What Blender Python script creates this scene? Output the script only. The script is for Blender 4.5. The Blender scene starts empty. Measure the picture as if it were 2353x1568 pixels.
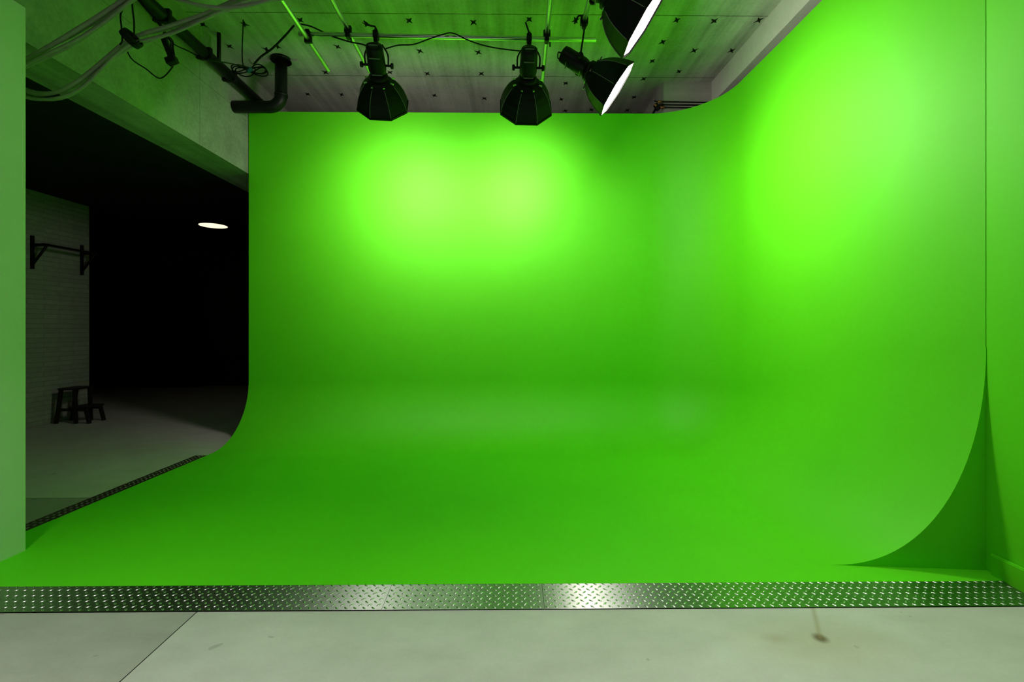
import bpy, bmesh, math, random
from mathutils import Vector, Matrix
random.seed(7)
S = bpy.context.scene
COL = S.collection
PI = math.pi

# ---------------------------------------------------------------- measured view
F, CX, CY, TH, EYE = 1060.0, 1183.0, 755.0, 0.0104, 1.5
def ray(px, py):
    x = (px - CX) / F; y = (CY - py) / F
    return Vector((math.cos(TH) * x + math.sin(TH), -math.sin(TH) * x + math.cos(TH), y))
def at_z(px, py, z):
    d = ray(px, py); t = (z - EYE) / d.z
    return Vector((d.x * t, d.y * t, z))
def at_y(px, py, y):
    d = ray(px, py); t = y / d.y
    return Vector((d.x * t, y, EYE + d.z * t))
def at_x(px, py, x):
    d = ray(px, py); t = x / d.x
    return Vector((x, d.y * t, EYE + d.z * t))

cam_d = bpy.data.cameras.new('camera')
cam = bpy.data.objects.new('camera', cam_d); COL.objects.link(cam)
cam.location = (0, 0, EYE)
cam.rotation_euler = (PI / 2, 0, -TH)
cam_d.sensor_width = 36.0
cam_d.lens = 36.0 * F / 2353
cam_d.shift_x = (1176.5 - CX) / 2353
cam_d.shift_y = (CY - 784.0) / 2353
cam_d.clip_start = 0.05
S.camera = cam

S.view_settings.view_transform = 'Standard'
S.view_settings.look = 'None'
S.view_settings.gamma = 1.0
S.view_settings.exposure = 0.0
S.view_settings.use_curve_mapping = False
S.cycles.max_bounces = 14
S.cycles.diffuse_bounces = 8
S.cycles.glossy_bounces = 4
S.cycles.use_denoising = True
S.cycles.sample_clamp_indirect = 8.0
S.cycles.caustics_reflective = False
S.cycles.caustics_refractive = False
w = bpy.data.worlds.new('world'); S.world = w; w.use_nodes = True
w.node_tree.nodes['Background'].inputs[0].default_value = (0, 0, 0, 1)

# ---------------------------------------------------------------- materials
class NT:
    def __init__(s, name):
        s.m = bpy.data.materials.new(name); s.m.use_nodes = True
        s.t = s.m.node_tree; s.b = s.t.nodes['Principled BSDF']
    def n(s, typ, **kw):
        nd = s.t.nodes.new(typ)
        for k, v in kw.items(): setattr(nd, k, v)
        return nd
    def l(s, a, b): s.t.links.new(a, b)
    def math(s, op, a, b=None, clamp=False):
        nd = s.n('ShaderNodeMath', operation=op); nd.use_clamp = clamp
        for i, v in enumerate((a, b)):
            if v is None: continue
            if isinstance(v, (int, float)): nd.inputs[i].default_value = v
            else: s.l(v, nd.inputs[i])
        return nd.outputs[0]
    def coord(s):
        return s.n('ShaderNodeTexCoord').outputs['Object']
    def scaled(s, vec, sc):
        mp = s.n('ShaderNodeMapping'); mp.inputs['Scale'].default_value = sc
        s.l(vec, mp.inputs['Vector']); return mp.outputs[0]
    def noise(s, vec, scale=5, detail=4, rough=0.55):
        nd = s.n('ShaderNodeTexNoise'); nd.inputs['Scale'].default_value = scale
        nd.inputs['Detail'].default_value = detail; nd.inputs['Roughness'].default_value = rough
        s.l(vec, nd.inputs['Vector']); return nd.outputs[0]
    def ramp(s, fac, a, b, p0=0.3, p1=0.7):
        nd = s.n('ShaderNodeValToRGB'); e = nd.color_ramp.elements
        e[0].color = (*a, 1); e[1].color = (*b, 1); e[0].position = p0; e[1].position = p1
        s.l(fac, nd.inputs[0]); return nd.outputs[0]
    def mix(s, fac, a, b, mode='MIX'):
        nd = s.n('ShaderNodeMixRGB', blend_type=mode)
        for i, v in ((0, fac), (1, a), (2, b)):
            if isinstance(v, (int, float)): nd.inputs[i].default_value = v
            elif isinstance(v, tuple): nd.inputs[i].default_value = (*v, 1)
            else: s.l(v, nd.inputs[i])
        return nd.outputs[0]
    def bump(s, h, strength=0.2, dist=0.01):
        nd = s.n('ShaderNodeBump'); nd.inputs['Strength'].default_value = strength
        nd.inputs['Distance'].default_value = dist
        s.l(h, nd.inputs['Height']); s.l(nd.outputs[0], s.b.inputs['Normal'])

def simple(name, col, rough=0.5, metal=0.0, spec=0.5, var=0.12, scale=20, emit=None, bump=0.0):
    k = NT(name); b = k.b
    b.inputs['Roughness'].default_value = rough; b.inputs['Metallic'].default_value = metal
    b.inputs['Specular IOR Level'].default_value = spec
    nz = k.noise(k.coord(), scale)
    c = k.ramp(nz, tuple(v * (1 - var) for v in col), tuple(min(1, v * (1 + var)) for v in col))
    k.l(c, b.inputs['Base Color'])
    if bump: k.bump(nz, bump)
    if emit:
        b.inputs['Emission Color'].default_value = (*emit[0], 1); b.inputs['Emission Strength'].default_value = emit[1]
    return k.m

GREEN = (0.108, 0.68, 0.005)
def green_mat():
    k = NT('green_paint'); k.b.inputs['Roughness'].default_value = 0.6
    k.b.inputs['Specular IOR Level'].default_value = 0.36
    nz = k.noise(k.coord(), 1.6, 3)
    c = k.ramp(nz, tuple(v * 0.975 for v in GREEN), tuple(v * 1.02 for v in GREEN))
    k.l(c, k.b.inputs['Base Color'])
    return k.m

def board_concrete(name, dark, light, axis, joints=(), width=7.0, jw=0.006, ja=0.72, p0=0.36, p1=0.62):
    """board-marked concrete; axis = direction the boards run ('x','y','z')"""
    k = NT(name); co = k.coord()
    sc = {'y': (width, 0.35, 0.35), 'x': (0.35, width, width), 'z': (width, width, 0.35)}[axis]
    st = k.noise(k.scaled(co, sc), 1.0, 3, 0.6)
    cl = k.noise(co, 1.3, 6, 0.65)
    fine = k.noise(co, 30, 4, 0.6)
    a = k.math('ADD', k.math('MULTIPLY', st, 0.55), k.math('MULTIPLY', cl, 0.45))
    a = k.math('ADD', k.math('MULTIPLY', a, 0.85), k.math('MULTIPLY', fine, 0.15))
    c = k.ramp(a, dark, light, p0, p1)
    if joints:
        sep = k.n('ShaderNodeSeparateXYZ'); k.l(co, sep.inputs[0])
        wob = k.math('MULTIPLY', k.math('SUBTRACT', k.noise(co, 6, 2), 0.5), 0.012)
        for ax, v in joints:
            d = k.math('ABSOLUTE', k.math('ADD', k.math('SUBTRACT', sep.outputs[ax], v), wob))
            f = k.math('LESS_THAN', d, jw)
            c = k.mix(k.math('MULTIPLY', f, ja), c, (0.02, 0.02, 0.018))
    k.l(c, k.b.inputs['Base Color'])
    k.b.inputs['Roughness'].default_value = 0.85; k.b.inputs['Specular IOR Level'].default_value = 0.2
    k.bump(a, 0.35, 0.01)
    return k.m

def floor_concrete(name, dark, light, stain=False, seed=0.0):
    k = NT(name); co = k.coord()
    mp = k.n('ShaderNodeMapping'); mp.inputs['Location'].default_value = (seed, seed * .7, 0); k.l(co, mp.inputs[0])
    co2 = mp.outputs[0]
    big = k.noise(co2, 1.1, 6, 0.62); mid = k.noise(k.scaled(co2, (3, 6, 3)), 1.0, 5, 0.6); fine = k.noise(co2, 55, 3, 0.6)
    a = k.math('ADD', k.math('MULTIPLY', big, 0.5), k.math('ADD', k.math('MULTIPLY', mid, 0.36), k.math('MULTIPLY', fine, 0.14)))
    c = k.ramp(a, dark, light, 0.36, 0.64)
    pit = k.noise(co2, 9, 2, 0.5)
    c = k.mix(k.math('MULTIPLY', k.math('GREATER_THAN', pit, 0.735), 0.35), c, tuple(v * .4 for v in dark))
    if stain:
        p = at_z(1885, 1467, 0); q = at_z(1868, 1398, 0)
        sep = k.n('ShaderNodeSeparateXYZ'); k.l(co, sep.inputs[0])
        def blob(cx, cy, rx, ry):
            dx = k.math('DIVIDE', k.math('SUBTRACT', sep.outputs[0], cx), rx)
            dy = k.math('DIVIDE', k.math('SUBTRACT', sep.outputs[1], cy), ry)
            r = k.math('SQRT', k.math('ADD', k.math('MULTIPLY', dx, dx), k.math('MULTIPLY', dy, dy)))
            return k.math('SUBTRACT', 1.0, r, clamp=True)
        wide = blob(p.x - .03, p.y - .03, .48, .25)
        c = k.mix(k.math('MULTIPLY', wide, 0.42), c, (0.42, 0.36, 0.20))
        c = k.mix(k.math('MULTIPLY', blob(p.x - .22, p.y, .09, .05), 0.35), c, (0.30, 0.22, 0.10))
        core = k.math('MULTIPLY', blob(p.x, p.y, .045, .045), 1.5, clamp=True)
        c = k.mix(k.math('MULTIPLY', core, 0.85), c, (0.13, 0.08, 0.04))
        # the trickle from the plate edge to the stain
        tt = k.math('DIVIDE', k.math('SUBTRACT', sep.outputs[1], p.y), q.y - p.y)
        lx = k.math('ADD', p.x, k.math('MULTIPLY', tt, q.x - p.x))
        dl = k.math('DIVIDE', k.math('ABSOLUTE', k.math('SUBTRACT', sep.outputs[0], lx)), 0.02)
        on = k.math('MULTIPLY', k.math('SUBTRACT', 1.0, dl, clamp=True), k.math('MULTIPLY', k.math('GREATER_THAN', tt, 0.0), k.math('LESS_THAN', tt, 1.4)))
        c = k.mix(k.math('MULTIPLY', on, 0.5), c, (0.30, 0.22, 0.11))
    k.l(c, k.b.inputs['Base Color'])
    k.b.inputs['Roughness'].default_value = 0.62; k.b.inputs['Specular IOR Level'].default_value = 0.25
    k.bump(a, 0.12, 0.01)
    return k.m

def brick_mat():
    k = NT('painted_block'); co = k.coord()
    sp_ = k.n('ShaderNodeSeparateXYZ'); k.l(co, sp_.inputs[0]); cb = k.n('ShaderNodeCombineXYZ')
    k.l(sp_.outputs[1], cb.inputs[0]); k.l(sp_.outputs[2], cb.inputs[1])
    br = k.n('ShaderNodeTexBrick'); k.l(cb.outputs[0], br.inputs['Vector'])
    br.inputs['Scale'].default_value = 1.0; br.inputs['Brick Width'].default_value = 0.5; br.inputs['Row Height'].default_value = 0.075
    br.inputs['Mortar Size'].default_value = 0.005
    br.inputs['Color1'].default_value = (.46, .46, .42, 1); br.inputs['Color2'].default_value = (.40, .40, .36, 1); br.inputs['Mortar'].default_value = (.30, .30, .27, 1)
    nz = k.noise(co, 12, 5)
    c = k.mix(0.35, br.outputs[0], k.ramp(nz, (.3, .3, .27), (.6, .6, .55)), 'MULTIPLY')
    k.l(c, k.b.inputs['Base Color']); k.b.inputs['Roughness'].default_value = 0.9
    k.bump(br.outputs['Fac'], 0.4, 0.01)
    return k.m

def tread_mat(name, col):
    m = simple(name, col, .38, 1.0, var=.07, scale=30)
    t = m.node_tree; b = t.nodes['Principled BSDF']
    b.inputs['Anisotropic'].default_value = 1.0
    cv = t.nodes.new('ShaderNodeCombineXYZ'); cv.inputs[1].default_value = 1.0   # rolled across the strip
    t.links.new(cv.outputs[0], b.inputs['Tangent'])
    return m
M = {
 'green': green_mat(),
 'ceil': board_concrete('ceiling_concrete', (.30, .295, .27), (.64, .63, .58), 'y', [(1, 5.08), (1, 6.335), (1, 3.83)]),
 'beam': board_concrete('beam_concrete', (.26, .255, .235), (.52, .51, .47), 'y', [(2, 4.35), (1, 5.3)], 5.0, .005, .3, .40, .60),
 'beam_lit': board_concrete('lit_beam_concrete', (.55, .54, .50), (.78, .77, .72), 'y', (), 4.0),  # lamp light on the right beam is put into this paler colour
 'conc_x': board_concrete('soffit_concrete', (.34, .33, .31), (.50, .49, .46), 'x', (), 6.0),
 'floor_pale': floor_concrete('floor_pale_concrete', (.47, .465, .43), (.60, .595, .56), True),
 'floor_dark': floor_concrete('floor_dark_concrete', (.34, .34, .31), (.46, .455, .42), False, 5.3),
 'floor_darker': floor_concrete('floor_darker_concrete', (.24, .24, .21), (.34, .335, .30), False, 3.7),  # darker tone for the left floor on the near side of the joint
 'floor_mid': floor_concrete('floor_mid_concrete', (.44, .43, .40), (.56, .55, .52), False, 9.1),
 'groove': simple('dark_slab_joint', (.09, .09, .08), .9),  # dark colour of the slab joints
 'hole': simple('tie_hole_dark', (.015, .013, .010), .9, spec=.1),
 'pillar': simple('pillar_paint', (.72, .72, .66), .8, spec=.15, var=.03, scale=2),
 'brick': brick_mat(),
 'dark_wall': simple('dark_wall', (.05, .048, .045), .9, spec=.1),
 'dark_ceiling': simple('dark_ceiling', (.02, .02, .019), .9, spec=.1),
 'black': simple('black_plastic', (.006, .006, .006), .45, spec=.25),
 'black_fabric': simple('black_fabric', (.005, .0055, .006), .55, spec=.2, scale=90),
 'seam': simple('grey_seam_tape', (.22, .22, .22), .6),
 'black_metal': simple('black_metal', (.006, .006, .006), .45, .0, .25),
 'black_wood': simple('black_wood', (.014, .013, .012), .55, spec=.3),
 'black_cable': simple('black_rubber_cable', (.006, .007, .006), .6, spec=.2),
 'chrome': simple('bright_metal', (.75, .76, .75), .22, 1.0, var=.04),
 'pipe': simple('galvanised_tube', (.80, .81, .80), .32, 1.0, var=.06, scale=8),
 'tread': tread_mat('tread_plate_steel', (.44, .44, .42)),
 'tread_bump': simple('polished_tread_bump', (.62, .62, .60), .3, 1.0, var=.05, scale=30),
 'tread_shaded': simple('shaded_tread_plate_steel', (.22, .19, .15), .5, 1.0, var=.14, scale=18),  # shade on the left strip is put into this darker steel colour
 'cable_grey': simple('grey_cable_sheath', (.30, .285, .255), .55, var=.1),
 'panel': simple('grey_control_panel', (.16, .17, .17), .4),
 'copper': simple('copper_fitting', (.45, .17, .07), .45, .8),
 'blue': simple('blue_tape', (.03, .16, .30), .6),
 'white_inner': simple('silver_lining', (.7, .7, .7), .5),
 'glass_dark': simple('dark_glass', (.01, .01, .01), .15),
}
PW = dict(m1=48.0, m2=16.5, m3=90.0, m4=4.0, a1=12.0, a2=16.5, a3=15.0, a4=0.5, ra=12.5, rb=0.0, rc=31.0, rd=12.5)
LC = (1.0, .92, .83)
def emissive(name, col, strength):
    m = bpy.data.materials.new(name); m.use_nodes = True
    t = m.node_tree; t.nodes.clear()
    o = t.nodes.new('ShaderNodeOutputMaterial'); e = t.nodes.new('ShaderNodeEmission')
    e.inputs[0].default_value = (*col, 1); e.inputs[1].default_value = strength
    t.links.new(e.outputs[0], o.inputs[0]); return m
for q_ in '1234': M['diff' + q_] = emissive('lit_diffuser_cloth', LC, PW['m' + q_])
M['disc'] = emissive('warm_lamp_glass', (1.0, .86, .60), 1.3)
M['room'] = emissive('room_lamp_glass', (1.0, .97, .90), 14.0)

# ---------------------------------------------------------------- mesh helpers
def new(): return bmesh.new()
def box(bm, x0, x1, y0, y1, z0, z1, mi=0, bev=0.0):
    t = bmesh.new()
    vs = [t.verts.new((x, y, z)) for x in (x0, x1) for y in (y0, y1) for z in (z0, z1)]
    for f in ((0,1,3,2),(4,6,7,5),(0,4,5,1),(2,3,7,6),(0,2,6,4),(1,5,7,3)):
        t.faces.new([vs[i] for i in f])
    bmesh.ops.recalc_face_normals(t, faces=t.faces)
    if bev: bmesh.ops.bevel(t, geom=t.edges[:], offset=bev, segments=2, affect='EDGES', profile=.5)
    merge(bm, t, mi)
def merge(bm, t, mi=0, mat=None):
    mp = {}
    for v in t.verts: mp[v] = bm.verts.new(mat @ v.co if mat else v.co)
    for f in t.faces:
        try: nf = bm.faces.new([mp[v] for v in f.verts]); nf.material_index = mi; nf.smooth = f.smooth
        except ValueError: pass
    t.free()
def obox(bm, c, ax, ay, az, hx, hy, hz, bev=0.0, mi=0):
    """box at c with half sizes along three unit axes"""
    t = bmesh.new(); box(t, -hx, hx, -hy, hy, -hz, hz, 0, bev)
    m = Matrix.Identity(4)
    for i, a in enumerate((ax, ay, az)):
        for j in range(3): m[j][i] = a[j]
    for j in range(3): m[j][3] = c[j]
    merge(bm, t, mi, m)
def prism(bm, poly, z0, z1, mi=0):
    n = len(poly)
    lo = [bm.verts.new((p[0], p[1], z0)) for p in poly]; hi = [bm.verts.new((p[0], p[1], z1)) for p in poly]
    fs = [bm.faces.new(lo[::-1]), bm.faces.new(hi)]
    for i in range(n): fs.append(bm.faces.new((lo[i], lo[(i+1) % n], hi[(i+1) % n], hi[i])))
    for f in fs: f.material_index = mi
def smooth_path(pts, k=6):
    pts = [Vector(p) for p in pts]
    if len(pts) < 3 or k < 2: return pts
    out = []
    P = [pts[0] * 2 - pts[1]] + pts + [pts[-1] * 2 - pts[-2]]
    for i in range(1, len(P) - 2):
        a, b, c, d = P[i-1], P[i], P[i+1], P[i+2]
        for j in range(k):
            t = j / k
            out.append(0.5 * ((2*b) + (c-a)*t + (2*a-5*b+4*c-d)*t*t + (3*b-a-3*c+d)*t*t*t))
    out.append(pts[-1]); return out
def tube(bm, pts, r, n=10, k=6, mi=0, caps=True):
    pts = smooth_path(pts, k); N = len(pts)
    rr = r if isinstance(r, (list, tuple)) else [r] * N
    tang = [(pts[min(i+1, N-1)] - pts[max(i-1, 0)]).normalized() for i in range(N)]
    up = Vector((0, 0, 1)) if abs(tang[0].z) < .9 else Vector((1, 0, 0))
    u = tang[0].cross(up).normalized(); rings = []
    for i in range(N):
        u = (u - tang[i] * u.dot(tang[i])).normalized(); v = tang[i].cross(u)
        rings.append([bm.verts.new(pts[i] + (u * math.cos(2*PI*j/n) + v * math.sin(2*PI*j/n)) * rr[i]) for j in range(n)])
    for a, b in zip(rings, rings[1:]):
        for j in range(n):
            f = bm.faces.new((a[j], a[(j+1) % n], b[(j+1) % n], b[j])); f.smooth = True; f.material_index = mi
    if caps:
        for ring in (rings[0][::-1], rings[-1]):
            f = bm.faces.new(ring); f.material_index = mi
def loft(bm, c, a, u, v, prof, n, rot=0.0, smooth=False, cap0=True, cap1=True, su=1.0, sv=1.0):
    """rings of n points around axis a; prof = list of (t, r)"""
    rings = []
    for t, r in prof:
        rings.append([bm.verts.new(c + a*t + (u*math.cos(rot+2*PI*j/n)*su + v*math.sin(rot+2*PI*j/n)*sv)*r) for j in range(n)])
    for p, q in zip(rings, rings[1:]):
        for j in range(n):
            f = bm.faces.new((p[j], q[j], q[(j+1) % n], p[(j+1) % n])); f.smooth = smooth
    if cap0: bm.faces.new(rings[0])
    if cap1: bm.faces.new(rings[-1][::-1])
    return rings
WL = {}
def obj(name, bm, mat, parent=None, label=None, nrm=True):
    off = Vector((0, 0, 0)) if parent is None else WL[parent.name]
    if nrm: bmesh.ops.recalc_face_normals(bm, faces=bm.faces[:])
    me = bpy.data.meshes.new(name)
    if parent is not None:
        for vtx in bm.verts: vtx.co -= off
    bm.to_mesh(me); bm.free()
    for m in (mat if isinstance(mat, (list, tuple)) else [mat]): me.materials.append(M[m] if isinstance(m, str) else m)
    o = bpy.data.objects.new(name, me); COL.objects.link(o)
    if parent is not None: o.parent = parent
    WL[o.name] = off
    if label: o['label'] = label
    return o
def thing(name, loc, label, cat, group=None):
    o = bpy.data.objects.new(name, None); COL.objects.link(o)
    o.location = loc; o.empty_display_size = .1
    WL[o.name] = Vector(loc)
    tag(o, label, cat, group); return o
def tag(o, label, cat, group=None):
    o['label'] = label; o['category'] = cat
    if group: o['group'] = group
    return o
def struct(name, bm, mat, label, cat, parent=None):
    o = obj(name, bm, mat, parent); o['kind'] = 'structure'
    if parent is None: tag(o, label, cat)
    return o

# ---------------------------------------------------------------- the setting
CEIL = 4.96
XL, YB, TOP = -3.53, 6.27, 4.43          # left edge, back wall and top of the cove
# floor
bm = new()
def quad(bm, x0, x1, y0, y1, z, mi=0):
    f = bm.faces.new([bm.verts.new((x0, y0, z)), bm.verts.new((x1, y0, z)), bm.verts.new((x1, y1, z)), bm.verts.new((x0, y1, z))]); f.material_index = mi
JX, JY = -1.655, 4.118
quad(bm, JX + .003, 5, -4, 2.62, 0, 0)
quad(bm, JX - .003, JX + .003, -4, 2.62, -.003, 3)
quad(bm, -14, JX - .003, -4, 2.62, 0, 1); quad(bm, -14, -3.4, 2.62, JY - .003, 0, 4)
quad(bm, -14, -3.4, JY - .003, JY + .003, -.002, 3)
quad(bm, -14, -3.4, JY + .003, 14, 0, 2); quad(bm, -3.4, 5, 2.62, 14, 0, 2)
struct('floor', bm, ['floor_pale', 'floor_dark', 'floor_mid', 'groove', 'floor_darker'], 'pale grey concrete floor with a saw-cut joint and a brown stain', 'floor')

# ceiling with its star-shaped tie holes
bm = new()
box(bm, -14, 4.5, -3, 9, CEIL, CEIL + .2)
stars = [(466,56),(562,55),(527,106),(612,113),(638,107),(748,166),(707,216),(785,217),(842,56),(776,107),(940,47),(1088,51),(1216,44),
 (965,117),(1099,120),(896,166),(982,169),(1106,169),(998,219),(1113,226),(1323,46),(1300,191),(1290,228),(1299,254),(1359,252),(1441,253),
 (1555,46),(1523,96),(1499,140),(1479,181),(1560,164),(1457,223),(1641,48),(1744,46),(1595,116),(1681,116),(430,40),(690,46)]
for i, (px, py) in enumerate(stars):
    p = at_z(px, py, CEIL); r = random.Random(i); n = 8; rot = r.uniform(-.3, .3) + PI/4
    ring = [bm.verts.new((p.x + math.cos(rot+2*PI*j/n)*q, p.y + math.sin(rot+2*PI*j/n)*q*1.25, CEIL - .003)) for j in range(n) for q in [(.050 + r.uniform(-.008, .012)) if j % 2 == 0 else .018]]
    f = bm.faces.new(ring[::-1]); f.material_index = 1
q = at_z(574, 134, CEIL); q2 = at_z(678, 128, CEIL)
box(bm, q.x, q2.x, q.y, q.y + .16, CEIL - .03, CEIL - .001, 0)
struct('ceiling', bm, ['ceil', 'hole'], 'board-marked concrete ceiling with star-shaped tie holes', 'ceiling')

# left beam, right beam, drop beam behind, pillar
bm = new(); box(bm, -4.03, -3.54, 1.5, 9, 3.595, CEIL)
struct('ceiling_beam', bm, 'beam', 'deep board-marked concrete beam over the dark opening on the left', 'beam')
bm = new()
xr = lambda y: 2.875 - .024 * (y - 4.4)
prism(bm, [(xr(1.5), 1.5), (3.35, 1.5), (3.35, 9), (xr(9), 9)], 4.65, CEIL)
struct('ceiling_beam', bm, 'beam_lit', 'shallow concrete beam above the right-hand green wall, coloured paler for lamp light', 'beam')
bm = new(); box(bm, 2.15, 2.83, 6.437, 7.75, 4.30, CEIL)
struct('ceiling_beam', bm, 'conc_x', 'short concrete drop behind the curved corner of the green wall', 'beam')
bm = new(); box(bm, -4.3, -3.23, 2.2, 3.113, 0, 3.64, 0, .006)
struct('concrete_pillar', bm, 'pillar', 'pale painted pillar at the left edge of the picture', 'pillar')
# walls
bm = new(); box(bm, -3.6, 4.5, 7.75, 7.95, 0, CEIL)
struct('wall_back', bm, 'conc_x', 'grey concrete wall behind the green cove', 'wall')
bm = new(); box(bm, 2.915, 3.15, -3, 2.80, 0, CEIL)
struct('wall_right', bm, 'green', 'green painted wall at the right edge of the picture', 'wall')
bm = new(); box(bm, 3.15, 3.35, 2.6, 7.75, 0, CEIL)
struct('wall_right_rear', bm, 'conc_x', 'concrete wall hidden behind the green cove on the right', 'wall')
bm = new()
prism(bm, [(2.888, 2.74), (2.915, 2.765), (2.915, -3), (2.86, -3)][::-1], 0.0, .142)
bmesh.ops.bevel(bm, geom=[e for e in bm.edges if all(v.co.z > .1 for v in e.verts)], offset=.006, segments=2, affect='EDGES')
struct('baseboard_right', bm, 'green', 'green painted baseboard along the right wall', 'baseboard')
# dark room on the left
bm = new(); box(bm, -7.65, -7.25, 5.2, at_x(205, 600, -7.25).y, 0, 3.60)
struct('wall_side', bm, 'brick', 'pale block wall stub in the dark room, with a bracket shelf', 'wall')
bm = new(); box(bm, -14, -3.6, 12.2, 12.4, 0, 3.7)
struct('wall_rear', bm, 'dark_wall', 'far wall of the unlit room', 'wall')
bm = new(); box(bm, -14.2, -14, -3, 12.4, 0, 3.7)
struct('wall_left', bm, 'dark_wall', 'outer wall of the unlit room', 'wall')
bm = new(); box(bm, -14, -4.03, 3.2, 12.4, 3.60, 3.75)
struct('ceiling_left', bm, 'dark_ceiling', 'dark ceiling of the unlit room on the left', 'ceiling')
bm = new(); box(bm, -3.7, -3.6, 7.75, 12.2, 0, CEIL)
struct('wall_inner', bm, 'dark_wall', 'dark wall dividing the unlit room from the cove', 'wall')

# ---------------------------------------------------------------- green cove
# plan path of the wall, from left end along the back, round the corner and down the right side
RC = 0.85
path = []
def add_p(x, y, nx, ny): path.append((Vector((x, y)), Vector((nx, ny)).normalized()))
for i in range(25):
    x = XL + (1.885 - XL) * i / 24; add_p(x, YB, 0, -1)
for i in range(1, 25):
    t = PI/2 * i / 24; add_p(1.885 + RC * math.sin(t), YB - RC * (1 - math.cos(t)), -math.sin(t), -math.cos(t))
side = [(2.735, 5.42), (2.745, 5.15), (2.767, 4.64), (2.784, 4.08), (2.828, 3.4), (2.912, 2.795)]
sp = smooth_path([Vector((a, b, 0)) for a, b in side], 6)
NI = len(path)
for i in range(1, len(sp)):
    g = i / (len(sp) - 1); add_p(sp[i].x, sp[i].y, -1, .082 * g * g)
ne = len(path)
NS = 32
def cove_pts(w):
    """(offset from wall, height) of the cove, w 0..1 blends the round cove to the taller end cove"""
    out = []
    for j in range(NS + 1):
        t = PI/2 * j / NS
        a0, b0 = .78 * (1 - math.sin(t)), .78 * (1 - math.cos(t))
        a1 = .925 * (1 - math.sin(t)) ; b1 = 1.36 * (1 - math.cos(t)) ** 1.12
        out.append((a0 + (a1 - a0) * w, b0 + (b1 - b0) * w))
    return out   # t=0: floor (offset .78, z 0)  t=90: wall (0, .78)
FZ = .02
cols = []
for i, (p, n) in enumerate(path):
    w_ = max(0.0, (i - NI) / (ne - 1 - NI)); w_ = w_ * w_ * (3 - 2 * w_)
    cp_ = cove_pts(w_)
    colv = [Vector((p.x + n.x * (cp_[0][0] + e), p.y + n.y * (cp_[0][0] + e), FZ)) for e in (.05, .025)]
    for a, b in cp_:
        colv.append(Vector((p.x + n.x * a, p.y + n.y * a, FZ + b)))
    zl = colv[-1].z
    for kz in range(1, 9):
        colv.append(Vector((p.x, p.y, zl + (TOP - zl) * kz / 8)))
    cols.append(colv)
inner = [c[0] for c in cols]
endprof = cols[-1][2:]
cyc = thing('infinity_cove', (0, YB, 0), 'bright green infinity cove curving from floor into back and right walls', 'backdrop')
bm = new()
V = [[bm.verts.new(c) for c in col] for col in cols]
for a, b in zip(V, V[1:]):
    for j in range(len(a) - 1):
        f = bm.faces.new((a[j], b[j], b[j+1], a[j+1])); f.smooth = True
# the level painted floor belongs to the same seamless skin
YF = 2.672
ends = [(2.945, cols[-1][2].y - .052), (2.945, YF)]
f0 = bm.verts.new((inner[0].x, YF, FZ))
e0 = bm.verts.new((2.915, cols[-1][2].y - .074, FZ)); e1 = bm.verts.new((2.915, YF, FZ))
ringv = [f0] + [c[0] for c in V] + [V[-1][1], V[-1][2], e0, e1]
red = []
for k_ in range(len(ringv)):
    a_, b_ = ringv[k_], ringv[(k_ + 1) % len(ringv)]
    if (a_.co - b_.co).length < 1e-6: continue
    red.append(bm.edges.get((a_, b_)) or bm.edges.new((a_, b_)))
for f in bmesh.ops.triangle_fill(bm, use_beauty=True, edges=red, normal=(0, 0, 1))['geom']:
    if isinstance(f, bmesh.types.BMFace): f.smooth = False
obj('cove_skin', bm, 'green', cyc, nrm=False)
# the back of the shell and its cut edges
bm = new()
def outward(col, n):
    out = []
    for q, c in enumerate(col):
        q0, q1_ = col[max(q-1, 0)], col[min(q+1, len(col)-1)]
        d_ = (q1_ - q0).normalized(); nn = Vector((n.x, n.y, 0))
        o_ = Vector((-nn.x * d_.z, -nn.y * d_.z, 0)) ; up_ = -math.sqrt(max(0, 1 - d_.z * d_.z))
        out.append(c + (o_ + Vector((0, 0, up_))) * .045)
    return out
OUT = [[bm.verts.new(c) for c in outward(col[2:], n)] for col, (p, n) in zip(cols, path)]
for a, b in zip(OUT, OUT[1:]):
    for j in range(len(a) - 1):
        f = bm.faces.new((a[j+1], b[j+1], b[j], a[j])); f.smooth = True
obj('cove_back', bm, 'conc_x', cyc, nrm=False)
bm = new()
def strip_(A, B):
    va_ = [bm.verts.new(c) for c in A]; vb_ = [bm.verts.new(c) for c in B]
    for j in range(len(va_) - 1): bm.faces.new((va_[j], va_[j+1], vb_[j+1], vb_[j]))
oc = [outward(col[2:], n) for col, (p, n) in zip(cols, path)]
strip_(cols[0][2:], oc[0]); strip_(cols[-1][2:], oc[-1])
strip_([c[-1] for c in cols], [c[-1] for c in oc])
obj('cove_edge', bm, 'green', cyc)
# end panel closing the cut end under the curve
bm = new()
dirn = Vector((.071, .86, 0)).normalized()
fp = [v + Vector((0, -.003, 0)) for v in endprof[:NS + 1]]
corner = Vector((2.924, endprof[NS].y - .003, .02))
poly = fp + [Vector((2.914, fp[-1].y, fp[-1].z)), corner]
va = [bm.verts.new(v) for v in poly]; vb = [bm.verts.new(v + Vector((0, .02, 0))) for v in poly]
bm.faces.new(va); bm.faces.new(vb[::-1])
for i in range(len(poly)):
    bm.faces.new((va[i], vb[i], vb[(i+1) % len(poly)], va[(i+1) % len(poly)]))
obj('end_panel', bm, 'green', cyc)

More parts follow.
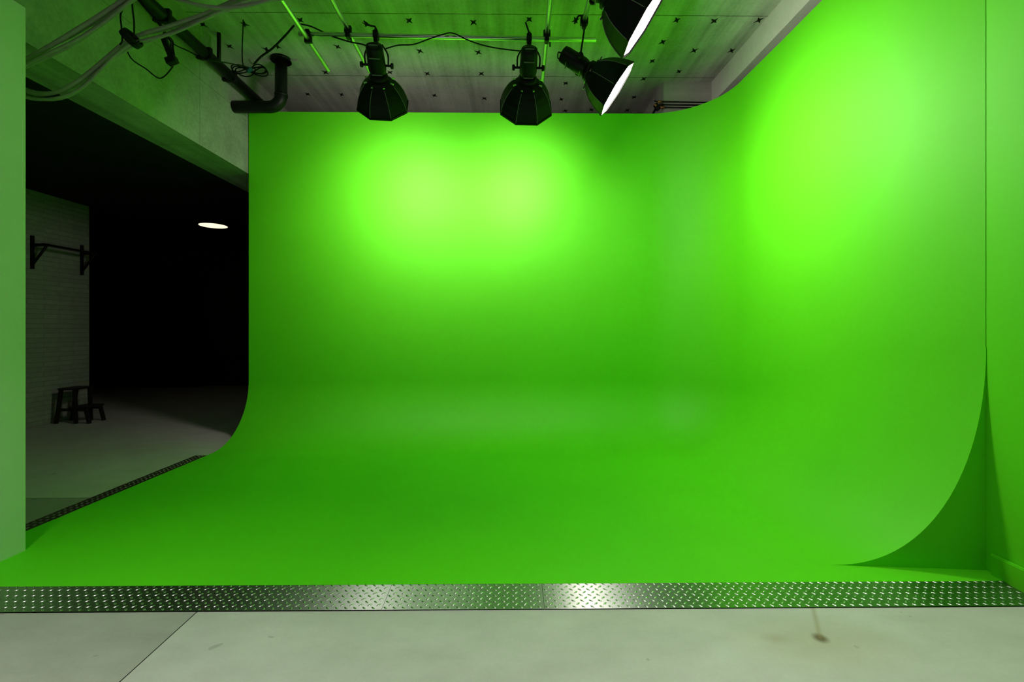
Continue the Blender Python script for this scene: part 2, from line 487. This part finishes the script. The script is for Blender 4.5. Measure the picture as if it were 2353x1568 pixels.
# ---------------------------------------------------------------- tread plates
def lentil(bm, x, y, z, ang, L=.0145, W=.0058, h=.003):
    ca, sa = math.cos(ang), math.sin(ang); n = 8; rings = []
    for s, hh in ((1.0, 0.0), (.72, .65), (.3, 1.0)):
        ring = []
        for j in range(n):
            t = 2*PI*j/n; a = math.cos(t)*L*s; b = math.sin(t)*W*s
            ring.append(bm.verts.new((x + a*ca - b*sa, y + a*sa + b*ca, z + h*hh)))
        rings.append(ring)
    for p, q in zip(rings, rings[1:]):
        for j in range(n):
            f = bm.faces.new((p[j], p[(j+1) % n], q[(j+1) % n], q[j])); f.smooth = True; f.material_index = 1
    f = bm.faces.new(rings[-1]); f.smooth = True; f.material_index = 1
def tread(x0, x1, y0, y1, z, label, mat, wedge=True, pitch=.0485, phase=0):
    t = thing('tread_plate', ((x0+x1)/2, (y0+y1)/2, 0), label, 'metal plate', 'tread plate strips around the green floor')
    bm = new(); zf = .005 if wedge else z
    lo_ = [bm.verts.new(p) for p in ((x0, y0, 0), (x1, y0, 0), (x1, y1, 0), (x0, y1, 0))]
    hi_ = [bm.verts.new(p) for p in ((x0, y0, zf), (x1, y0, zf), (x1, y1, z), (x0, y1, z))]
    bm.faces.new(lo_[::-1]); bm.faces.new(hi_)
    for q in range(4): bm.faces.new((lo_[q], lo_[(q+1) % 4], hi_[(q+1) % 4], hi_[q]))
    h = pitch / 2
    nx = int((x1 - x0) / h); ny = int((y1 - y0) / h)
    for i in range(nx):
        for j in range(ny):
            if (i + j + phase) % 2: continue
            x = x0 + h * (i + .6); y = y0 + h * (j + .65)
            lentil(bm, x, y, zf + (z - zf) * (y - y0) / (y1 - y0), PI/4 if (i % 2) else -PI/4)
    obj('plate', bm, [mat, 'tread_bump'], t)
    return t
Y0, Y1 = 2.456, 2.682
sx = [-3.22, at_z(886, 1375, .02).x, at_z(1249, 1375, .02).x, 2.90]
tread(sx[0], sx[1] - .001, Y0, Y1, .02, 'long dull tread plate strip at the front edge, left end', 'tread')
tread(sx[1] + .001, sx[2] - .001, Y0, Y1, .02, 'short middle tread plate between two seams at the front edge', 'tread')
tread(sx[2] + .001, sx[3], Y0, Y1, .02, 'tread plate strip with a white lamp glare, front edge, right half', 'tread')
tread(XL - .14, XL - .003, 3.13, 5.42, .018, 'thin tread plate strip along the left side of the green floor, coloured dark for shade', 'tread_shaded', False)

# ---------------------------------------------------------------- lighting pipes
PZ, PLO, PHI, PR = 4.30, 4.25, 4.35, .0215
def pipe(p, q, label, hang=None):
    t = thing('lighting_pipe', (p + q) / 2, label, 'pipe', 'lighting pipes under the ceiling')
    bm = new(); loft_tube(bm, p, q, PR)
    obj('tube', bm, 'pipe', t)
    for h in hang or ():
        bm = new(); tube(bm, [h, Vector((h.x, h.y, CEIL))], .008, 8, 1)
        obj('hanger_rod', bm, 'black_metal', t)
    return t
def loft_tube(bm, p, q, r):
    d = (q - p).normalized(); e = .004
    tube(bm, [p, p + d * e, q - d * e, q], [r * .8, r, r, r * .8], 16, 1)
hp0, hp1 = at_z(686, 78, PZ), at_z(1370, 92, PZ)
yy = lambda x: hp0.y + (hp1.y - hp0.y) * (x - hp0.x) / (hp1.x - hp0.x)
pipe(hp0, hp1, 'long metal pipe running across below the ceiling, carrying two dark softboxes')
def dpipe(pa, pb, z, label):
    a, b = at_z(*pa, z), at_z(*pb, z); xm = lambda y: a.x + (b.x - a.x) * (y - a.y) / (b.y - a.y)
    s = Vector((xm(1.6), 1.6, z))
    return pipe(s, b, label, [Vector((xm(2.4), 2.4, z))]), xm
p1, x1f = dpipe((648, 0), (755, 161), PLO, 'bright green-lit pipe ending free below the ceiling, leftmost of four')
p2, x2f = dpipe((764, 0), (850, 165), PHI, 'thin pipe running toward the back above the left dark softbox')
p3, x3f = dpipe((1264, 0), (1246, 190), PHI, 'thin pipe running toward the back beside the middle dark softbox')
p4, x4f = dpipe((1354, 0), (1338, 66), PHI, 'short pipe carrying the two lit softboxes')
def pipe_clamp(x, y, z0, z1, label):
    t = thing('pipe_clamp', (x, y, (z0+z1)/2), label, 'clamp', 'clamps joining the lighting pipes')
    bm = new()
    for z, ax in ((z0, 'x'), (z1, 'y')):
        if ax == 'x': box(bm, x - .02, x + .02, y - .034, y + .034, z - .034, z + .034, 0, .008)
        else: box(bm, x - .034, x + .034, y - .02, y + .02, z - .034, z + .034, 0, .008)
    obj('coupler', bm, 'black_metal', t)
    bm = new(); tube(bm, [Vector((x + .03, y, z0 - .03)), Vector((x + .03, y, z0 - .075))], .007, 8, 1)
    obj('bolt', bm, 'black_metal', t)
for xm, z, lab in ((x1f, PLO, 'black clamp where the bright green-lit pipe meets the long cross pipe'),
                   (x2f, PHI, 'black clamp left of the left dark softbox, joining two pipes'),
                   (x3f, PHI, 'black clamp right of the middle dark softbox, joining two pipes')):
    y = yy(xm(4.45)); pipe_clamp(xm(y), y, PZ, z, lab)

# ---------------------------------------------------------------- softbox lamps
ZU = Vector((0, 0, 1))
def softbox(pivot, a, clamp_pt, clamp_dir, R, L, label, nr, lever, spread=110, roll=PI/8):
    a = a.normalized(); u = a.cross(ZU).normalized(); v = u.cross(a)
    c = pivot
    t = thing('softbox_lamp', clamp_pt, label, 'studio light', 'softbox lamps under the ceiling')
    # dome
    t0 = .125
    k = L
    prof = [(t0, .085), (t0 + .010, .115), (t0 + .05*k/.32, R*.57), (t0 + .11*k/.32, R*.73), (t0 + .18*k/.32, R*.86), (t0 + .26*k/.32, R*.955), (t0 + k, R)]
    bm = new(); rings = loft(bm, c, a, u, v, prof, 8, roll, False, False, False)
    rv = [[x.co.copy() for x in r] for r in rings]
    dome = obj('softbox', bm, 'black_fabric', t)
    md = dome.modifiers.new('thick', 'SOLIDIFY'); md.thickness = .006; md.offset = -1
    for j in range(8):
        bm = new(); ax = c + a * (t0 + k * .4)
        pts = []
        for r_ in rv[2:]:
            p = r_[j]; o_ = (p - (c + a * (p - c).dot(a))).normalized(); pts.append(p + o_ * .0015)
        tube(bm, pts, .0026, 6, 3)
        obj('seam', bm, 'seam', dome)
    bm = new(); loft(bm, c, a, u, v, [(t0 + k - .012, R*.985), (t0 + k - .012, R + .006), (t0 + k + .006, R + .006), (t0 + k + .006, R*.985), (t0 + k - .012, R*.985)], 8, roll, False, False, False)
    bmesh.ops.remove_doubles(bm, verts=bm.verts, dist=.0001)
    obj('rim', bm, 'black_fabric', dome)
    bm = new(); loft(bm, c, a, u, v, [(t0 + k - .006, R*.985), (t0 + k - .004, R*.5), ], 8, roll, False, False, True)
    obj('diffuser', bm, 'diff' + nr, dome, 'glowing white front cloth')
    # corner tabs of the cloth
    # mount ring with bright clips
    bm = new(); loft(bm, c, a, u, v, [(.085, .072), (.10, .092), (.128, .095), (.135, .07)], 24, 0, True)
    ring = obj('mount_ring', bm, 'black_metal', t)
    for j in range(8):
        ang = roll + 2*PI*j/8; rad = u*math.cos(ang) + v*math.sin(ang); tan = a.cross(rad)
        bm = new(); obox(bm, c + a*(t0 + .024) + rad*.137, rad, tan, a, .016, .010, .006, .002)
        obj('clip', bm, 'chrome', ring, 'shiny metal clip')
    # lamp head
    bm = new()
    hp = [(-.185, .064), (-.18, .075), (-.145, .080), (-.05, .083), (.03, .085), (.06, .080), (.088, .066)]
    loft(bm, c, a, u, v, hp, 20, PI/20, True, su=1.0, sv=.92)
    head = obj('lamp_head', bm, 'black', t)
    bm = new(); obox(bm, c - a*.187, u, v, a, .05, .022, .003, .001)
    obj('control_panel', bm, 'panel', head, 'grey rear panel')
    bm = new(); tube(bm, [c - a*.175 + u*.045 - v*.03, c - a*.21 + u*.045 - v*.035, c - a*.21 - u*.045 - v*.035, c - a*.175 - u*.045 - v*.03], .006, 8, 4)
    obj('handle', bm, 'black', head)
    for s in (-.10, .055):
        bm = new(); obox(bm, c + a*s - v*.0755, u, v, a, .05, .004, .004, .001)
        obj('vent', bm, 'panel', head)
    # yoke
    top = Vector((clamp_pt.x, clamp_pt.y, clamp_pt.z - .09))
    bm = new()
    k1 = c + u*.107; k2 = c - u*.107
    for kk in (k1, k2):
        tube(bm, [kk, kk + (top - c) * .55, top + (kk - c) * .55], .008, 8, 3)
    tube(bm, [top + u*.066, top - u*.066], .009, 8, 1)
    obj('yoke', bm, 'black_metal', t)
    for s in (1, -1):
        bm = new(); tube(bm, [c + u*s*.08, c + u*s*.135], .011, 10, 1); 
        loft(bm, c + u*s*.13, u*s, a, v, [(0, .024), (.012, .028), (.026, .024)], 10, 0, True)
        obj('knob', bm, 'black', t)
    bm = new(); tube(bm, [top, clamp_pt - ZU*.045], .012, 10, 1)
    obj('spigot', bm, 'chrome', t, 'bright metal spigot')
    cd = clamp_dir.normalized(); cs = cd.cross(ZU).normalized()
    bm = new(); obox(bm, clamp_pt, cd, cs, ZU, .025, .036, .036, .008); obox(bm, clamp_pt - ZU*.048, cd, cs, ZU, .02, .02, .016, .004)
    obox(bm, clamp_pt + ZU*.045, cd, cs, ZU, .014, .016, .014, .003)
    cl = obj('clamp', bm, 'black_metal', t)
    bm = new(); tube(bm, [clamp_pt + d for d in lever], .0085, 8, 3)
    obj('clamp_lever', bm, 'black_metal', cl)
    ld = bpy.data.lights.new('softbox_light', 'AREA'); ld.shape = 'DISK'; ld.size = R * 1.8
    ld.energy = PW['a' + nr]; ld.spread = math.radians(spread); ld.color = LC
    lo = bpy.data.objects.new('softbox_light', ld); COL.objects.link(lo)
    lo.location = c + a * (t0 + k + .004); lo.rotation_euler = (-a).to_track_quat('Z', 'Y').to_euler()
    return c, a, u, v

y1_ = 4.45
tilt = lambda deg: Vector((0, math.cos(math.radians(deg)), -math.sin(math.radians(deg))))
pv = at_y(866, 150, y1_)
c1 = Vector((at_y(866, 90, y1_).x, yy(pv.x), PZ))
softbox(pv, tilt(33) + Vector((-.085, 0, 0)), c1, Vector((1, 0, 0)), .268, .285, 'left of the two black softboxes that turn their backs and light the back wall', '1',
        [Vector((0, 0, .05)), Vector((-.01, 0, .085)), Vector((-.06, -.01, .09)), Vector((-.11, -.02, .125))], 105)
pv = at_y(1214, 156, y1_)
c2 = Vector((at_y(1216, 86, y1_).x, yy(pv.x), PZ))
softbox(pv, tilt(29) + Vector((-.03, 0, 0)), c2, Vector((1, 0, 0)), .284, .305, 'right of the two black softboxes that turn their backs and light the back wall', '2',
        [Vector((0, 0, .05)), Vector((-.01, 0, .085)), Vector((-.035, -.01, .15))], 105)
A3 = Vector((.81, -.045, -.56))
yp = 4.27
rim3 = at_y(1417, 205, yp - .02); pv3 = rim3 - A3.normalized() * .42
c3 = Vector((x4f(yp), yp, PHI))
softbox(pv3, A3, c3, Vector((0, 1, 0)), .253, .295, 'lit softbox lamp aimed down at the right wall, whole and farther one', '3',
        [Vector((0, 0, .04)), Vector((-.05, 0, .05)), Vector((-.09, -.01, -.03))], 110)
A4 = Vector((.82, -.03, -.57))
yq = 3.28
rim4 = at_y(1480, 45, yq); pv4 = rim4 - A4.normalized() * .42
c4 = Vector((x4f(yq), yq, PHI))
softbox(pv4, A4, c4, Vector((0, 1, 0)), .272, .305, 'lit softbox lamp cut by the top edge of the picture, nearer and larger one', '4',
        [Vector((0, 0, .04)), Vector((-.05, 0, .05)), Vector((-.09, -.01, -.03))], 105)

# ---------------------------------------------------------------- thin black cords
def cord(pts, r, label, name='power_cord', mat='black_cable'):
    bm = new(); tube(bm, pts, r, 7, 6)
    return tag(obj(name, bm, mat), label, 'cable')
cord([at_y(*p, y) for p, y in (((690,55),4.410), ((718,62),4.410), ((760,82),4.410), ((800,95),4.410), ((836,103),4.365), ((852,112),4.320))], .007, 'black cord from the bright pipe to the left dark softbox')
cord([at_y(*p, y) for p, y in (((886,112),4.338), ((915,104),4.365), ((950,102),4.374), ((985,90),4.374), ((1015,80),4.383), ((1040,76),4.383), ((1075,92),4.374), ((1110,104),4.365), ((1150,112),4.356), ((1203,118),4.329))], .006, 'black cord sagging between the two dark softboxes')
cord([at_y(*p, 4.6) for p in ((676,58),(655,82),(625,112),(600,130),(583,148))], .010, 'thick black cord slanting from the bright pipe to the coiled leads')
cord([at_y(*p, 4.2) for p in ((292,118),(305,138),(335,158),(368,180),(395,156),(397,142))], .006, 'thin black cord hanging in a loop under the tied cable bundle')
cord([at_y(*p, y) for p, y in (((388,88),4.2), ((402,103),4.3), ((430,116),4.4), ((470,135),4.230), ((525,145),4.500), ((570,155),5.1))], .006, 'thin black cord from the hanging bracket to the coiled leads')

# coil of leads by the black pipe
cp = at_y(572, 157, 5.1)
t = thing('cable_coil', cp, 'coiled black leads tied with blue tape beside the black pipe', 'cable')
for j, (dx, dz, rx, rz) in enumerate(((-.10, 0, .09, .035), (-.12, -.02, .08, .04), (.08, 0, .09, .05), (.10, -.015, .08, .045), (.06, .02, .10, .035), (-.07, .01, .11, .05))):
    bm = new()
    pts = [cp + Vector((dx + rx*math.cos(2*PI*i/14), .02*math.sin(j + 4*PI*i/14) + .015*j, dz + rz*math.sin(2*PI*i/14))) for i in range(15)]
    tube(bm, pts, .0065, 7, 3); obj('lead', bm, 'black_cable', t)
bm = new(); tube(bm, [cp + Vector((-.03, .03, 0)), cp + Vector((.01, .03, -.005))], .03, 12, 1)
obj('tape', bm, 'blue', t, 'blue tape')
bm = new(); tube(bm, [cp + Vector((-.02, .03, 0)), cp + Vector((-.10, .05, .10)), Vector((cp.x - .12, cp.y + .1, CEIL))], .006, 7, 4); obj('tie_cord', bm, 'black_cable', t)

# ---------------------------------------------------------------- grey cable bundles
def bundle(pix, y, n, r, label, spread, taper=None):
    ctr = smooth_path([at_y(*p, yv) for p, yv in zip(pix, y)], 4)
    t = thing('cable_bundle', ctr[len(ctr)//2], label, 'cable', 'grey cable bundles')
    N = len(ctr)
    for s in range(n):
        bm = new(); pts = []
        for i, p in enumerate(ctr):
            d = (ctr[min(i+1, N-1)] - ctr[max(i-1, 0)]).normalized()
            perp = d.cross(Vector((0, 1, 0))).normalized()
            f = (s - (n-1)/2) * spread * (1 + .12*math.sin(i*.35 + s))
            pts.append(p + perp * f + Vector((0, (s % 2) * .03 - .01 * math.sin(i*.3 + s*2), 0)))
        tube(bm, pts, r * (1 + .15*((s*7) % 3 - 1)), 10, 2)
        obj('cable', bm, 'cable_grey', t)
    return t
bundle([(20,160),(64,136),(110,113),(160,87),(212,54),(262,17),(300,-12),(345,-50)], [3.35]*8, 4, .0135, 'grey cable bundle swooping up from the pillar to the top edge, upper one', .0235)
tb = bundle([(25,200),(70,216),(110,219),(150,210),(186,188),(216,160),(252,127),(295,96),(335,82),(382,68),(432,48),(482,28),(540,5),(590,-18)], [3.5]*14, 4, .0128, 'grey cable bundle knotted with black cord, lower and longer one', .0215)
bundle([(380,-14),(420,0),(455,8),(495,13),(530,13),(575,8),(620,-2),(670,-16)], [3.3]*8, 2, .013, 'short grey cable loop at the top edge above the knotted bundle', .02)
kp = at_y(302, 90, 3.44)
for i in range(5):
    bm = new(); c_ = kp + Vector((-.016 + .008*i, 0, -.006 + .005*i)); ax = Vector((.85, 0, .5)).normalized(); pu = ax.cross(Vector((0, 1, 0)))
    pts = [c_ + (pu*math.cos(2*PI*j/14)*(.048 + .004*(i % 2)) + Vector((0, 1, 0))*math.sin(2*PI*j/14)*.075) for j in range(15)]
    tube(bm, pts, .0075, 7, 2); obj('knot_turn', bm, 'black_cable', tb, 'black tie cord')
bm = new(); tube(bm, [at_y(*p, 3.40) for p in ((275,103),(281,93),(279,62),(277,35),(283,16),(284,-20))], .0055, 7, 4); obj('tie_cord', bm, 'black_cable', tb, 'black tie cord')
bm = new(); tube(bm, [at_y(*p, 3.40) for p in ((308,86),(308,50),(304,15),(303,-20))], .006, 7, 4); obj('tie_cord', bm, 'black_cable', tb, 'black tie cord')
bm = new(); tube(bm, [at_y(*p, 3.40) for p in ((300,100),(312,100),(320,94))], .006, 7, 4); obj('tie_cord', bm, 'black_cable', tb, 'black tie cord')

# ---------------------------------------------------------------- black pipes on the left
BX = -3.44
q0, q1 = at_x(340, 8, BX), at_x(600, 236, BX)
zc = (q0.z + q1.z) / 2
t = thing('overhead_pipe', Vector((BX, 4.8, zc)), 'long black pipe running to the back under the ceiling beside the beam', 'pipe')
bm = new(); tube(bm, [Vector((BX, 2.2, zc)), Vector((BX, 7.2, zc))], .06, 18, 1); obj('tube', bm, 'black_metal', t)
for y in (4.22, 4.62, 5.25, 5.72, 2.9):
    bm = new(); box(bm, BX - .07, BX + .07, y - .025, y + .025, zc - .068, zc + .068, 0, .012)
    box(bm, BX - .162, BX - .05, y - .018, y + .018, zc - .055, zc - .02)
    obj('bracket', bm, 'black_metal', t)
yb = at_x(497, 130, BX).y
bm = new(); tube(bm, [Vector((BX + .03, yb, zc)), Vector((BX + .03, yb, CEIL))], .022, 8, 1); obj('hanger', bm, 'black_metal', t)

EY = 5.95
ez = at_y(600, 246, EY).z; ex = at_y(646, 246, EY).x
t = thing('elbow_pipe', Vector((ex, EY, CEIL)), 'black elbow pipe dropping from the ceiling and turning left into the beam', 'pipe')
R = .074
bm = new()
pts = [Vector((ex, EY, CEIL - .01)), Vector((ex, EY, ez + .16))] + [Vector((ex - .15 + .15*math.cos(s), EY, ez + .15 - .15*math.sin(s))) for s in [PI/2*i/8 for i in range(1, 9)]] + [Vector((-3.538, EY, ez))]
tube(bm, pts, R, 20, 1); obj('tube', bm, 'black_metal', t)
bm = new(); tube(bm, [Vector((ex, EY, CEIL - .03)), Vector((ex, EY, CEIL))], .125, 24, 1); obj('flange', bm, 'black_metal', t)
bm = new(); tube(bm, [Vector((ex, EY, ez + .135)), Vector((ex, EY, ez + .17))], .08, 20, 1); obj('collar', bm, 'black_metal', t)

# hanging bracket by the knotted bundle
hb = at_y(385, 112, 4.15)
t = thing('hanging_bracket', hb, 'black bracket arm with dangling leads hanging below the black pipe', 'bracket')
ha, hz = at_y(374, 82, 4.15), at_y(399, 143, 4.15)
d = (hz - ha).normalized(); sidev = d.cross(Vector((0, 1, 0))).normalized()
bm = new(); obox(bm, (ha + hz)/2, sidev, Vector((0, 1, 0)), d, .022, .02, (hz - ha).length/2, .004); obj('arm', bm, 'black_metal', t)
bm = new(); obox(bm, hz + sidev*(-.01) - d*.02, sidev, Vector((0, 1, 0)), d, .045, .03, .03, .008); obj('clamp_head', bm, 'black_metal', t)
bm = new(); tube(bm, [ha + d*.02, ha - d*.06 + Vector((-.02, .05, .05)), Vector((BX, 4.22, zc - .04))], .014, 8, 3); obj('stem', bm, 'black_metal', t)
for o_ in (.022, .034, .045):
    bm = new(); s_ = sidev if sidev.x > 0 else -sidev
    tube(bm, [ha + s_*o_*.6, ha + s_*(o_ + .02) + d*.07, ha + s_*(o_) + d*.14, hz + s_*.02], .0045, 6, 4); obj('lead', bm, 'black_cable', t)

# pipes and fittings behind the cove corner
for i, (py, lab) in enumerate(((235, 'topmost of three thin dark pipes behind the curved green corner'), (241.5, 'middle of three thin dark pipes behind the curved green corner'), (248, 'lowest of three thin dark pipes behind the curved green corner'))):
    a_, b_ = at_y(1514 + 3*i, py - 1, 6.39), at_y(1668, py + 1, 6.39)
    t = thing('service_pipe', a_, lab, 'pipe', 'service pipes')
    bm = new(); tube(bm, [a_, b_], .010, 10, 1); obj('tube', bm, 'black_metal', t)
    bm = new(); tube(bm, [a_ - Vector((.015, 0, 0)), a_ + Vector((.04, 0, 0))], .016, 10, 1); obj('fitting', bm, 'copper' if i != 1 else 'black_metal', t, 'copper-coloured fitting' if i != 1 else None)
vp = at_y(1508, 246, 6.41)
t = thing('valve', vp, 'dark valve with copper-coloured body left of the three thin pipes', 'valve')
bm = new(); obox(bm, vp + Vector((.01, 0, 0)), Vector((.8, 0, .6)), Vector((0, 1, 0)), Vector((-.6, 0, .8)), .03, .022, .05, .008); obj('body', bm, 'black_metal', t)
bm = new(); tube(bm, [vp + Vector((-.03, -.01, .03)), vp + Vector((.0, -.01, .005))], .02, 12, 1); obj('nut', bm, 'copper', t)
bm = new(); tube(bm, [vp + Vector((-.03, 0, .085)), vp + Vector((.05, 0, .07))], .008, 8, 1); obj('lever', bm, 'black_metal', t)
bm = new(); tube(bm, [vp + Vector((-.01, 0, -.03)), vp + Vector((-.05, 0, -.10)), Vector((vp.x - .05, vp.y, 0))], .018, 10, 1); obj('drain_tube', bm, 'black_metal', t)

# ---------------------------------------------------------------- dark room furniture
WX = -7.25
s0 = at_x(75, 560, WX + .02); s1 = at_x(189, 600, WX + .02)
zs = s0.z - .02
t = thing('wall_shelf', Vector((WX, (s0.y + s1.y)/2, zs)), 'black bracket shelf high on the pale block wall', 'shelf')
bm = new(); box(bm, WX + .20, WX + .24, s0.y - .05, s1.y + .05, zs - .015, zs + .02); obj('rail', bm, 'black_metal', t)
for yv in (s0.y, s1.y):
    bm = new()
    box(bm, WX, WX + .03, yv - .02, yv + .02, zs - .36, zs + .14)
    box(bm, WX, WX + .26, yv - .02, yv + .02, zs - .02, zs + .02)
    tube(bm, [Vector((WX + .02, yv, zs - .30)), Vector((WX + .24, yv, zs))], .018, 8, 1)
    obj('bracket', bm, 'black_metal', t)

# two-step stool
st = Vector((-6.95, 7.47, 0))
t = thing('step_stool', st, 'black wooden two-step stool beside the pale block wall', 'stool')
bm = new()
tops = {}
X0, X1, Yn, Yf = -7.14, -6.62, 7.30, 7.62
Hh = .56; hh = .27
bm = new(); box(bm, X0 + .05, X0 + .33, Yn, Yf, Hh - .03, Hh, 0, .006); obj('top_step', bm, 'black_wood', t)
bm = new(); box(bm, X0 + .22, X1 - .02, Yn + .0, Yf, hh - .03, hh, 0, .006); obj('lower_step', bm, 'black_wood', t)
def leg(x0, x1, y, z1):
    bm = new(); d = Vector((x1 - x0, 0, z1)).normalized()
    L_ = Vector((x1 - x0, 0, z1)).length
    obox(bm, Vector(((x0 + x1)/2, y, z1/2)), d.cross(Vector((0, 1, 0))), Vector((0, 1, 0)), d, .022, .02, L_/2, .003)
    obj('leg', bm, 'black_wood', t)
for y in (Yn + .03, Yf - .03):
    leg(X0, X0 + .08, y, Hh - .03)
    leg(X0 + .31, X0 + .29, y, Hh - .03)
    leg(X1, X1 - .06, y, hh - .03)
    bm = new(); box(bm, X0 + .03, X1 - .05, y - .012, y + .012, hh - .075, hh - .03); obj('rail', bm, 'black_wood', t)

# far dark furniture
t = thing('cabinet', Vector((-9.3, 11.95, 0)), 'long black cabinet against the far wall of the unlit room', 'cabinet')
bm = new(); box(bm, -11.2, -7.9, 11.75, 12.19, 0, 1.60); obj('body', bm, 'black_wood', t)
bm = new(); box(bm, -11.25, -7.85, 11.72, 12.19, 1.60, 1.64); obj('top', bm, 'black_wood', t)
t = thing('framed_panel', Vector((-9.2, 12.17, 1.75)), 'dark framed panel above the black cabinet in the unlit room', 'panel')
bm = new()
for b_ in ((-10.3, -8.1, 2.72, 2.8), (-10.3, -8.1, 1.66, 1.74), (-10.3, -10.22, 1.74, 2.72), (-8.18, -8.1, 1.74, 2.72)):
    box(bm, b_[0], b_[1], 12.14, 12.2, b_[2], b_[3])
obj('frame', bm, 'black_wood', t)
bm = new(); box(bm, -10.22, -8.18, 12.17, 12.2, 1.74, 2.72); obj('pane', bm, 'glass_dark', t)
lp = at_z(490, 519, 3.58)
t = thing('ceiling_lamp', Vector((lp.x, lp.y, 3.60)), 'round glowing warm white ceiling lamp in the dark room', 'lamp')
bm = new(); tube(bm, [Vector((lp.x, lp.y, 3.58)), Vector((lp.x, lp.y, 3.60))], .27, 32, 1); obj('housing', bm, 'black_metal', t)
bm = new(); tube(bm, [Vector((lp.x, lp.y, 3.577)), Vector((lp.x, lp.y, 3.583))], .25, 32, 1); obj('glowing_disc', bm, 'disc', t, 'glowing warm disc')

# unseen lights: one read from the plate glare, the others added as fill
for loc_, en_, sp_ in (((1.25, 1.55, 4.75), PW['ra'], 62), ((1.0, 2.3, 4.75), PW['rb'], 180), ((-2.0, .7, 4.75), PW['rc'], 75), ((-.9, 1.1, 4.75), PW['rd'], 180)):
    ld = bpy.data.lights.new('unseen_fill_light', 'AREA'); ld.shape = 'DISK'; ld.size = .4; ld.energy = en_; ld.spread = math.radians(sp_); ld.color = (1, .97, .92)
    lo = bpy.data.objects.new('unseen_fill_light', ld); COL.objects.link(lo); lo.location = loc_
